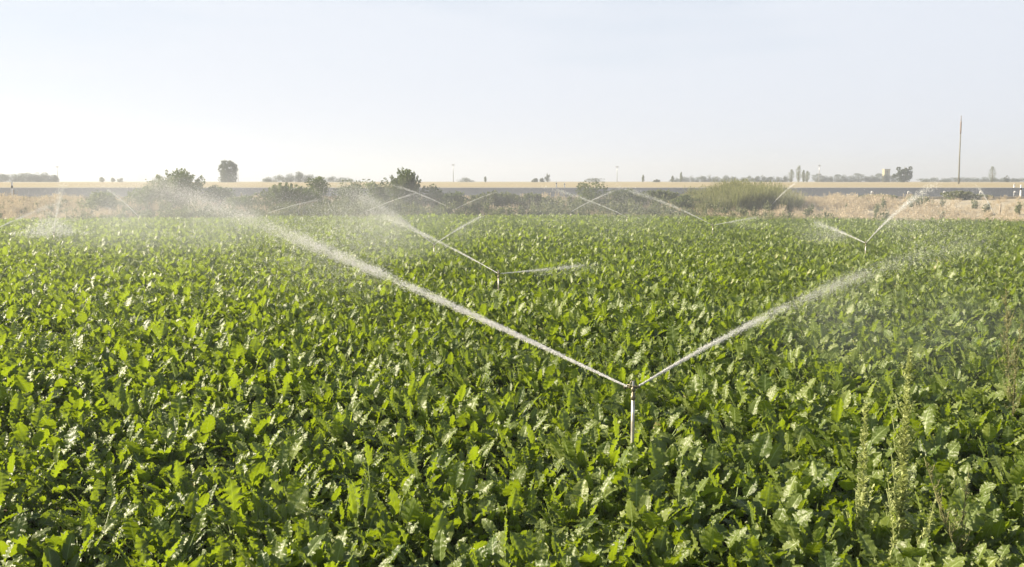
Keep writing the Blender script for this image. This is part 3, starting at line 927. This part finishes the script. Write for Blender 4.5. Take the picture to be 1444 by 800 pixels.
# dry straw grass, thick on the right-hand verge and thin elsewhere
n = 9000
gx = rg.uniform(-75, 75, n); gy = field_edge(gx) + .3 + rg.uniform(0, 1, n) * (ROAD_Y0 - 4.0 - field_edge(gx))
dens = .26 + .22 * smooth(-8, -2, gx) + .40 * smooth(10, 24, gx) + .25 * (gx < -30)
dens *= .45 + .8 * (hn(gx * .5 + 4, gy * .4) > -.1)
dens = np.where((gx > 34) & (gy > field_edge(gx) + 6), dens * .35, dens)
ok = rg.uniform(0, 1, n) < dens
gx, gy = gx[ok], gy[ok]
s_ = rg.uniform(.5, 1.2, len(gx)) * np.where(gx > 36, .62, 1)
tag(scatter("dry_grass", np.stack([gx, gy, ground_z(gx, gy)], 1), np.stack([0 * gx, 0 * gx, rg.uniform(0, 6.28, len(gx))], 1),
            np.stack([s_, s_, s_ * rg.uniform(.7, 1.3, len(gx))], 1), STRAW, rg.integers(0, 6, len(gx))),
    "dry straw coloured grass on the verge between crop and road", "dry grass", kind="stuff")
# fresh grass strip at the field edge
n = 3400
gx = rg.uniform(6, 40, n); gy = field_edge(gx) + rg.normal(.6, .7, n)
GREEN = [blade_clump(rg, 50, .60, .30, .5, w0=.009, heads=.1).mesh("fresh_grass", M_REED, smooth=False) for _ in range(4)]
ok = rg.uniform(0, 1, n) < .3 + .5 * (hn(gx * .6, gy) > 0)
gx, gy = gx[ok], gy[ok]; s_ = rg.uniform(.6, 1.2, len(gx))
tag(scatter("fresh_grass", np.stack([gx, gy, ground_z(gx, gy)], 1), np.stack([0 * gx, 0 * gx, rg.uniform(0, 6.28, len(gx))], 1),
            np.stack([s_, s_, s_], 1), GREEN, rg.integers(0, 4, len(gx))), "fresh yellow green grass fringe along the field edge below the reeds", "grass", kind="stuff")
# reeds
n = 240
t_ = rg.uniform(0, 1, n)
rx = np.interp(t_, [0, 1], [15.5, 23.6]); ry = rg.uniform(69, 77, n)
hs = np.interp(t_, [0, .15, .5, .85, 1], [.45, .8, 1.0, 1.0, .75]) * rg.uniform(.55, 1.22, n)
tag(scatter("reeds", np.stack([rx, ry, ground_z(rx, ry)], 1), np.stack([rg.normal(0, .06, n), rg.normal(0, .06, n), rg.uniform(0, 6.28, n)], 1),
            np.stack([1 + 0 * hs, 1 + 0 * hs, hs], 1), REEDS, rg.integers(0, 6, n)), "dense stand of tall green reeds on the bank in front of the road", "reeds", kind="stuff")

# ------------------------------------------------------------------ roadside furniture
def delineator(px, pytop, pybot, Yd, label):
    base = at_y(px, pybot, Yd); H = at_y(px, pytop, Yd)[2] - base[2]
    gz = float(ground_z(base[0], Yd)); H = base[2] + H - gz
    root = empty("delineator_post", (base[0], Yd, gz)); tag(root, label, "marker post", "white marker posts along the road")
    b = MB(); box(b, (0, 0, H * .32), (.12, .09, H * .64)); box(b, (0, 0, H * .90), (.12, .09, H * .2))
    link("post", b.mesh("post", M_WHITE, smooth=False), root)
    b = MB(); box(b, (0, 0, H * .72), (.124, .094, H * .16)); link("black_band", b.mesh("black_band", M_BLACK, smooth=False), root)


delineator(18, 257, 279, 81.3, "white marker post with dark band beside the road, in front of the low hedge")
delineator(784.5, 256.5, 266, 94.8, "white marker post on the far roadside, left one of the close pair")
delineator(796, 258, 271, 95.0, "white marker post on the far roadside, right one of the close pair")
delineator(1430, 259.5, 268, 94.8, "short white marker post on the far roadside near the dry verge")
delineator(1439, 261, 278, 81.3, "white marker post on the near roadside at the dry verge")


def hook_marker(px, py, Yd, label):
    b0 = gp(px, Yd); H = at_y(px, py, Yd)[2] - b0[2]
    root = empty("marker_stake", b0); tag(root, label, "marker stake", "hooked white stakes along the near shoulder")
    th = np.linspace(math.pi, .2, 8)
    P = np.concatenate([[[0, 0, 0], [0, 0, H * .5], [0, 0, H * .82]], np.stack([.08 + .08 * np.cos(th), 0 * th, H * .82 + H * .18 * np.sin(th)], 1)])
    b = MB(); tube(b, P[:3], .026, 6); link("stake", b.mesh("stake", M_STEEL), root)
    b = MB(); tube(b, P[2:], .036, 6); link("white_hook", b.mesh("white_hook", M_WHITE), root)


for px, lab in ((940, "hooked white stake beside the straggly grey green bush"), (1222, "hooked white stake by the small grey bush on the shoulder"),
                (1273, "hooked white stake just left of the jet crossing the verge"), (1323, "hooked white stake between the jet and the grey bush"),
                (1373, "hooked white stake at the grey bushes below the tall pole"), (1421, "hooked white stake nearest the white marker posts")):
    hook_marker(px, 270.0, 81.6, lab)


def stake(px, pytop, Yd, label):
    b0 = gp(px, Yd); H = at_y(px, pytop, Yd)[2] - b0[2]
    b = MB(); tube(b, [[0, 0, -.1], [.01, 0, H * .5], [.02, 0, H]], [.07, .065, .06], 8)
    o = link("wooden_post", b.mesh("wooden_post", M_WOOD), loc=b0); tag(o, label, "post", "weathered posts by the road")


stake(28, 268, 79.0, "dark weathered post beside the white marker post by the hedge")
stake(110, 275, 79.0, "weathered post by the road right of the steep jet")
stake(345, 272, 79.5, "slim post by the road below the lone big tree")
stake(1403, 288, 66, "short post in the dry tan verge at the foot of the thin steep jet")

# tall pole behind the road
pb = at_y(1352, 258, 150.0); pt_ = at_y(1355.5, 163, 150.0)
root = empty("tall_pole", (pb[0], 150, float(ground_z(pb[0], 150)))); tag(root, "very tall thin leaning pole with a reddish tip behind the road", "pole")
v = pt_ - np.array(root.location)
b = MB(); tube(b, np.array([[0, 0, 0], v * .4 + [-.03, 0, 0], v * .74]), [.13, .105, .09], 10); link("shaft", b.mesh("shaft", M_POLE), root)
b = MB(); tube(b, np.array([v * .73, v * .78, v * .90, v * .92]), [.093, .13, .12, .075], 10); link("collar", b.mesh("collar", M_RED), root)
b = MB(); tube(b, np.array([v * .91, v]), [.07, .05], 6); link("tip", b.mesh("tip", M_RED), root)


def mast(px, pytop, Yd, r_, label):
    b0 = gp(px, Yd); H = at_y(px, pytop, Yd)[2] - b0[2]
    root = empty("mast", b0); tag(root, label, "mast", "thin masts on the horizon")
    b = MB(); tube(b, [[0, 0, 0], [0, 0, H * .6], [0, 0, H]], [r_, r_ * .8, r_ * .5], 6); link("shaft", b.mesh("shaft", M_STEEL), root)
    b = MB(); box(b, (0, 0, H * .93), (r_ * 7, r_ * 2, r_ * 2)); link("crossbar", b.mesh("crossbar", M_STEEL, smooth=False), root)


mast(640.5, 231, 420, .22, "thin grey mast on the horizon right of the spiky bush")
mast(868, 234, 420, .22, "thin grey mast on the horizon behind the dark rounded shrub")
mast(91, 234, 420, .22, "thin grey mast at the end of the low far hedge")
mast(341.5, 238, 400, .16, "short thin mast next to the lone big tree")
mast(1148.5, 232, 420, .20, "thin grey mast by the small poplars behind the reeds")

# water tower block
wb = gp(1241.5, 480); Ht = at_y(1241, 238.5, 480)[2] - wb[2]
root = empty("concrete_tower", wb); tag(root, "square ochre concrete tower standing above the distant tree belt", "tower")
b = MB(); box(b, (0, 0, Ht * .46), (3.0, 3.0, Ht * .92)); link("shaft", b.mesh("shaft", M_CONC, smooth=False), root)
b = MB(); box(b, (0, 0, Ht * .96), (3.3, 3.3, Ht * .08)); link("cap", b.mesh("cap", M_CONC, smooth=False), root)
for zz in (.60, .78):
    b = MB(); box(b, (0, -1.51, Ht * zz), (.7, .06, .9)); link("window", b.mesh("window", M_BLACK, smooth=False), root)

# ------------------------------------------------------------------ distant trees
def tree(px, pytop, wpx, Yd, label, seed, kind="round", group=None, n=3200, mat=None):
    rng = np.random.default_rng(seed)
    b0 = gp(px, Yd); H = (at_y(px, pytop, Yd)[2] - b0[2]) * 1.15; W = wpx / F * Yd
    if wpx > 13 and pytop > 240: W *= 1.3
    root = empty("poplar_tree" if kind == "poplar" else "tree", b0); tag(root, label, "tree", group)
    tb = MB(); lf = MB(); bl = []
    if kind == "poplar":
        for k in range(8):
            q = (k + .5) / 8
            rr = W * .5 * (math.sin(math.pi * (q * .86 + .1)) ** .7) * rng.uniform(.75, 1.1)
            bl.append(((rng.normal(0, W * .07), rng.normal(0, W * .07), H * (.10 + .84 * q)), (rr, rr, H * .10)))
    elif kind == "upright":
        for k in range(54):
            hz = .07 + .80 * (k // 6) / 8 + rng.uniform(-.03, .03); a = k % 6 * 1.047 + rng.uniform(-.4, .4)
            q = W * (.30 + .06 * math.sin(hz * 3)) * rng.uniform(.75, 1.1) * (1 if hz < .8 else .72)
            bl.append(((math.cos(a) * q, math.sin(a) * q, H * hz), (W * .13, W * .13, H * rng.uniform(.08, .17))))
    elif kind == "fan":
        for k in range(30):
            a = rng.uniform(-1.15, 1.15); rr = rng.uniform(.2, .9)
            bl.append(((math.sin(a) * rr * W * .52, rng.normal(0, W * .14), H * (.06 + math.cos(a) * rr * .92 * rng.uniform(.6, 1))), (W * .085, W * .11, H * .10)))
    else:
        for k in range(18):
            a = rng.uniform(0, 6.28); q = rng.uniform(0, .40) * W; rz = H * rng.uniform(.16, .28)
            bl.append(((math.cos(a) * q, math.sin(a) * q * .7, rng.uniform(.14, .80 - .35 * q / (W * .4)) * H), (W * rng.uniform(.09, .17), W * rng.uniform(.09, .17), rz)))
    for k in range(5 if kind != "poplar" else 1):
        bl.append(((rng.uniform(-.34, .34) * W * (kind != "poplar"), rng.uniform(-.2, .2) * W, H * .13), (W * .17, W * .17, H * .17)))
    P, sh = blob_points(rng, n, bl, -1.0 if kind in ("round",) else -.7)
    ok = P[:, 2] > .02
    leaf_quads(lf, P[ok], max(.20, .055 * min(W, H)), rng, up=.3, rnd=sh[ok])
    tube(tb, [[0, 0, -.1], [.02 * H, 0, H * .35], [0, 0, H * .8]], [.035 * H, .024 * H, .006 * H], 7)
    for k in range(6):
        c_ = np.array(bl[k % len(bl)][0])
        tube(tb, np.array([[0, 0, c_[2] * .35], c_ * [.5, .5, .7], c_]), [.014 * H, .010 * H, .004 * H], 5)
    link("trunk", tb.mesh("trunk", M_BARK), root)
    link("crown", lf.mesh("crown", mat or (M_POPLAR if kind == "poplar" else M_TREE), smooth=False), root)


tree(328, 230.5, 27, 290, "lone big upright tree standing on the stubble behind the road", 1, "upright", n=9000)
tree(1267, 233, 28, 330, "dark spreading tree beside the ochre tower", 2, "fan", n=6000)
G = "trees of the low hedge at the far end of the stubble"
for k, (px, pt, wd) in enumerate([(-6, 244, 26), (6, 245, 24), (18, 244, 26), (30, 245, 24), (41, 244, 24), (52, 243, 24), (62, 244, 22), (71, 243, 22), (80, 244, 20), (87, 247, 12)]):
    tree(px, pt, wd, 380, "dense rounded tree of the low hedge behind the road", 20 + k, group=G)
G = "trees of the wooded mound"
for k, (px, pt, wd) in enumerate([(384, 250, 20), (398, 247, 24), (414, 245, 24), (426, 241, 22), (440, 246, 26), (456, 248, 26), (474, 249, 24), (490, 250, 20)]):
    tree(px, pt, wd, 360, "rounded tree in the small wood right of the lone big tree", 40 + k, group=G)
for k, (px, pt, wd, lab, kind) in enumerate([
    (152, 251, 8, "tiny pale tree on the stubble nearest the low hedge", "poplar"), (167, 251.5, 6, "thin tiny pale tree in the middle of the small trio", "poplar"),
    (178, 250, 10, "wider tiny pale tree nearest the spiky willow shrub", "round"),
    (232, 247, 16, "pale leafy tree behind the spiky willow shrub", "round"),
    (659, 250, 22, "small rounded bush tree right of the thin mast", "round"), (685, 250, 4, "tiny thin tree right of the rounded bush tree", "poplar"),
    (754, 251, 12, "tiny low tree beside the tuft topped tree", "round"), (771, 242, 10, "small tuft topped tree near the pair of marker posts", "fan"),
    (764, 251, 8, "tiny low tree at the foot of the tuft topped tree", "round"),
    (838, 249.5, 24, "low rounded tree behind the dark rounded shrub", "round"), (904, 248, 4, "tiny thin poplar alone on the stubble", "poplar"),
    (923, 253, 12, "tiny flat tree left of the small poplar pair", "round"),
    (945, 249, 4, "shorter one of the small poplar pair", "poplar"), (957, 244.5, 4, "taller one of the small poplar pair", "poplar"),
    (1110, 241, 9, "pale poplar left of the dark poplars behind the reeds", "poplar"), (1120, 236, 9, "tallest dark poplar behind the reeds", "poplar"),
    (1127, 242, 6, "small dark poplar between two others behind the reeds", "poplar"), (1132, 243, 7, "dark poplar nearest the thin mast behind the reeds", "poplar"),
    (1389, 237, 11, "slim dark poplar right of the tall pole", "poplar"), (1409, 246, 11, "small thin tree right of the slim dark poplar", "fan"),
    (1444, 246, 14, "pale tree behind the white marker posts of the dry verge", "round")]):
    tree(px, pt, wd, 340 + (k % 5) * 8, lab, 60 + k, kind, n=2200)
G = "trees of the long belt behind the reeds"
for k in range(9):
    px = 950 + k * 11.5
    tree(px, 251.5 - 4.2 * math.sin((k + .5) / 9 * 3.0) + random.uniform(-.5, .5), 17, 460, "grey green rounded tree in the belt beyond the road left of the reeds", 90 + k, group=G)
for k in range(6):
    tree(1052 + k * 10, 248.5 + random.uniform(-1, 1), 15, 455, "grey green tree showing over the tops of the reeds", 110 + k, group="trees over the reed tops")
G = "trees of the belt by the tower"
for k in range(12):
    tree(1146 + k * 9.6, 247.5 + random.uniform(-1.5, 1), 15, 450, "dark tree of the dense belt between the mast and the ochre tower", 130 + k, "round" if k % 3 else "poplar", group=G, mat=M_TREE)
G = "low trees around the pole"
for k in range(11):
    tree(1296 + k * 13.5, 250.8 - (1.4 if 2 < k < 7 else 0) + random.uniform(-.5, .5), 20, 470, "low grey tree in the flat row behind the tall pole", 150 + k, group=G)

# ------------------------------------------------------------------ haze
hz = MB(); box(hz, (0, 1400, 25 - 1.5), (6300, 3100, 53.0))
m, nt, ns, ls = new_mat("haze")
pv = ns.new("ShaderNodeVolumePrincipled"); pv.inputs["Color"].default_value = (0.76, 0.81, 0.89, 1); pv.inputs["Density"].default_value = 0.0009
pv.inputs["Anisotropy"].default_value = 0.2
out = ns.new("ShaderNodeOutputMaterial"); ls.new(pv.outputs[0], out.inputs["Volume"])
tag(link("haze", hz.mesh("haze", m, smooth=False)), "thin pale summer haze over the whole plain", "haze", kind="stuff")

# fine spray hanging over the watered field: soft volumes of real air and water
def mist(label, loc, size, dens, nscale=.16, gain=5.0, off=-1.9, ani=.2):
    b = MB(); box(b, (0, 0, 0), (2, 2, 2))
    m, nt, ns, ls = new_mat("spray_mist")
    tc = ns.new("ShaderNodeTexCoord")
    ln = nd(ns, "ShaderNodeVectorMath", operation="DOT_PRODUCT"); ls.new(tc.outputs["Object"], ln.inputs[0]); ls.new(tc.outputs["Object"], ln.inputs[1])
    q = math_n(ns, ls, "SUBTRACT", 1.0, ln.outputs["Value"], clamp=True)
    q = math_n(ns, ls, "POWER", q, 1.5)
    geo = ns.new("ShaderNodeNewGeometry")
    no = nd(ns, "ShaderNodeTexNoise", i_Scale=nscale, i_Detail=3.0); ls.new(geo.outputs["Position"], no.inputs["Vector"])
    f_ = math_n(ns, ls, "MULTIPLY_ADD", no.outputs[0], gain, off, clamp=True)
    f_ = math_n(ns, ls, "MULTIPLY", f_, q)
    pv = ns.new("ShaderNodeVolumePrincipled"); pv.inputs["Color"].default_value = (0.90, 0.95, 1.0, 1); pv.inputs["Anisotropy"].default_value = ani
    ls.new(math_n(ns, ls, "MULTIPLY", f_, dens), pv.inputs["Density"])
    out = ns.new("ShaderNodeOutputMaterial"); ls.new(pv.outputs[0], out.inputs["Volume"])
    o = link("spray_mist", b.mesh("spray_mist", m, smooth=False), loc=loc); o.scale = size
    return tag(o, label, "mist", kind="stuff")


mist("fine mist of spray drifting over the watered crop", (0, 42, 1.9), (46, 34, 2.2), .0065)
mist("pale drifting mist around the splashing sprinkler near the far hedge", (-14, 33, 1.5), (7.5, 6, 2.3), .032, .35)
mist("soft mist at the end of the longest water jet", (-5.2, 13.2, 2.55), (2.2, 2.6, 1.0), .052, .8, 4.0, -1.3)
mist("soft mist of spray where two jets meet in front of the dark bank", (-4.0, 27, 1.6), (4.0, 4.5, 1.8), .034, .5)
mist("thin mist of spray under the shorter jet of the nearest sprinkler", (5.6, 11.4, 1.0), (3.4, 3.6, .9), .026, .6)

# ------------------------------------------------------------------ view
SC.view_settings.view_transform = "Standard"
SC.view_settings.look = "None"
SC.view_settings.gamma = 1
SC.view_settings.use_curve_mapping = False
SC.view_settings.exposure = 1.6
SC.cycles.max_bounces = 6
SC.cycles.diffuse_bounces = 3
SC.cycles.glossy_bounces = 2
SC.cycles.transmission_bounces = 4
SC.cycles.volume_bounces = 0
SC.cycles.transparent_max_bounces = 6
SC.cycles.caustics_reflective = False
SC.cycles.caustics_refractive = False
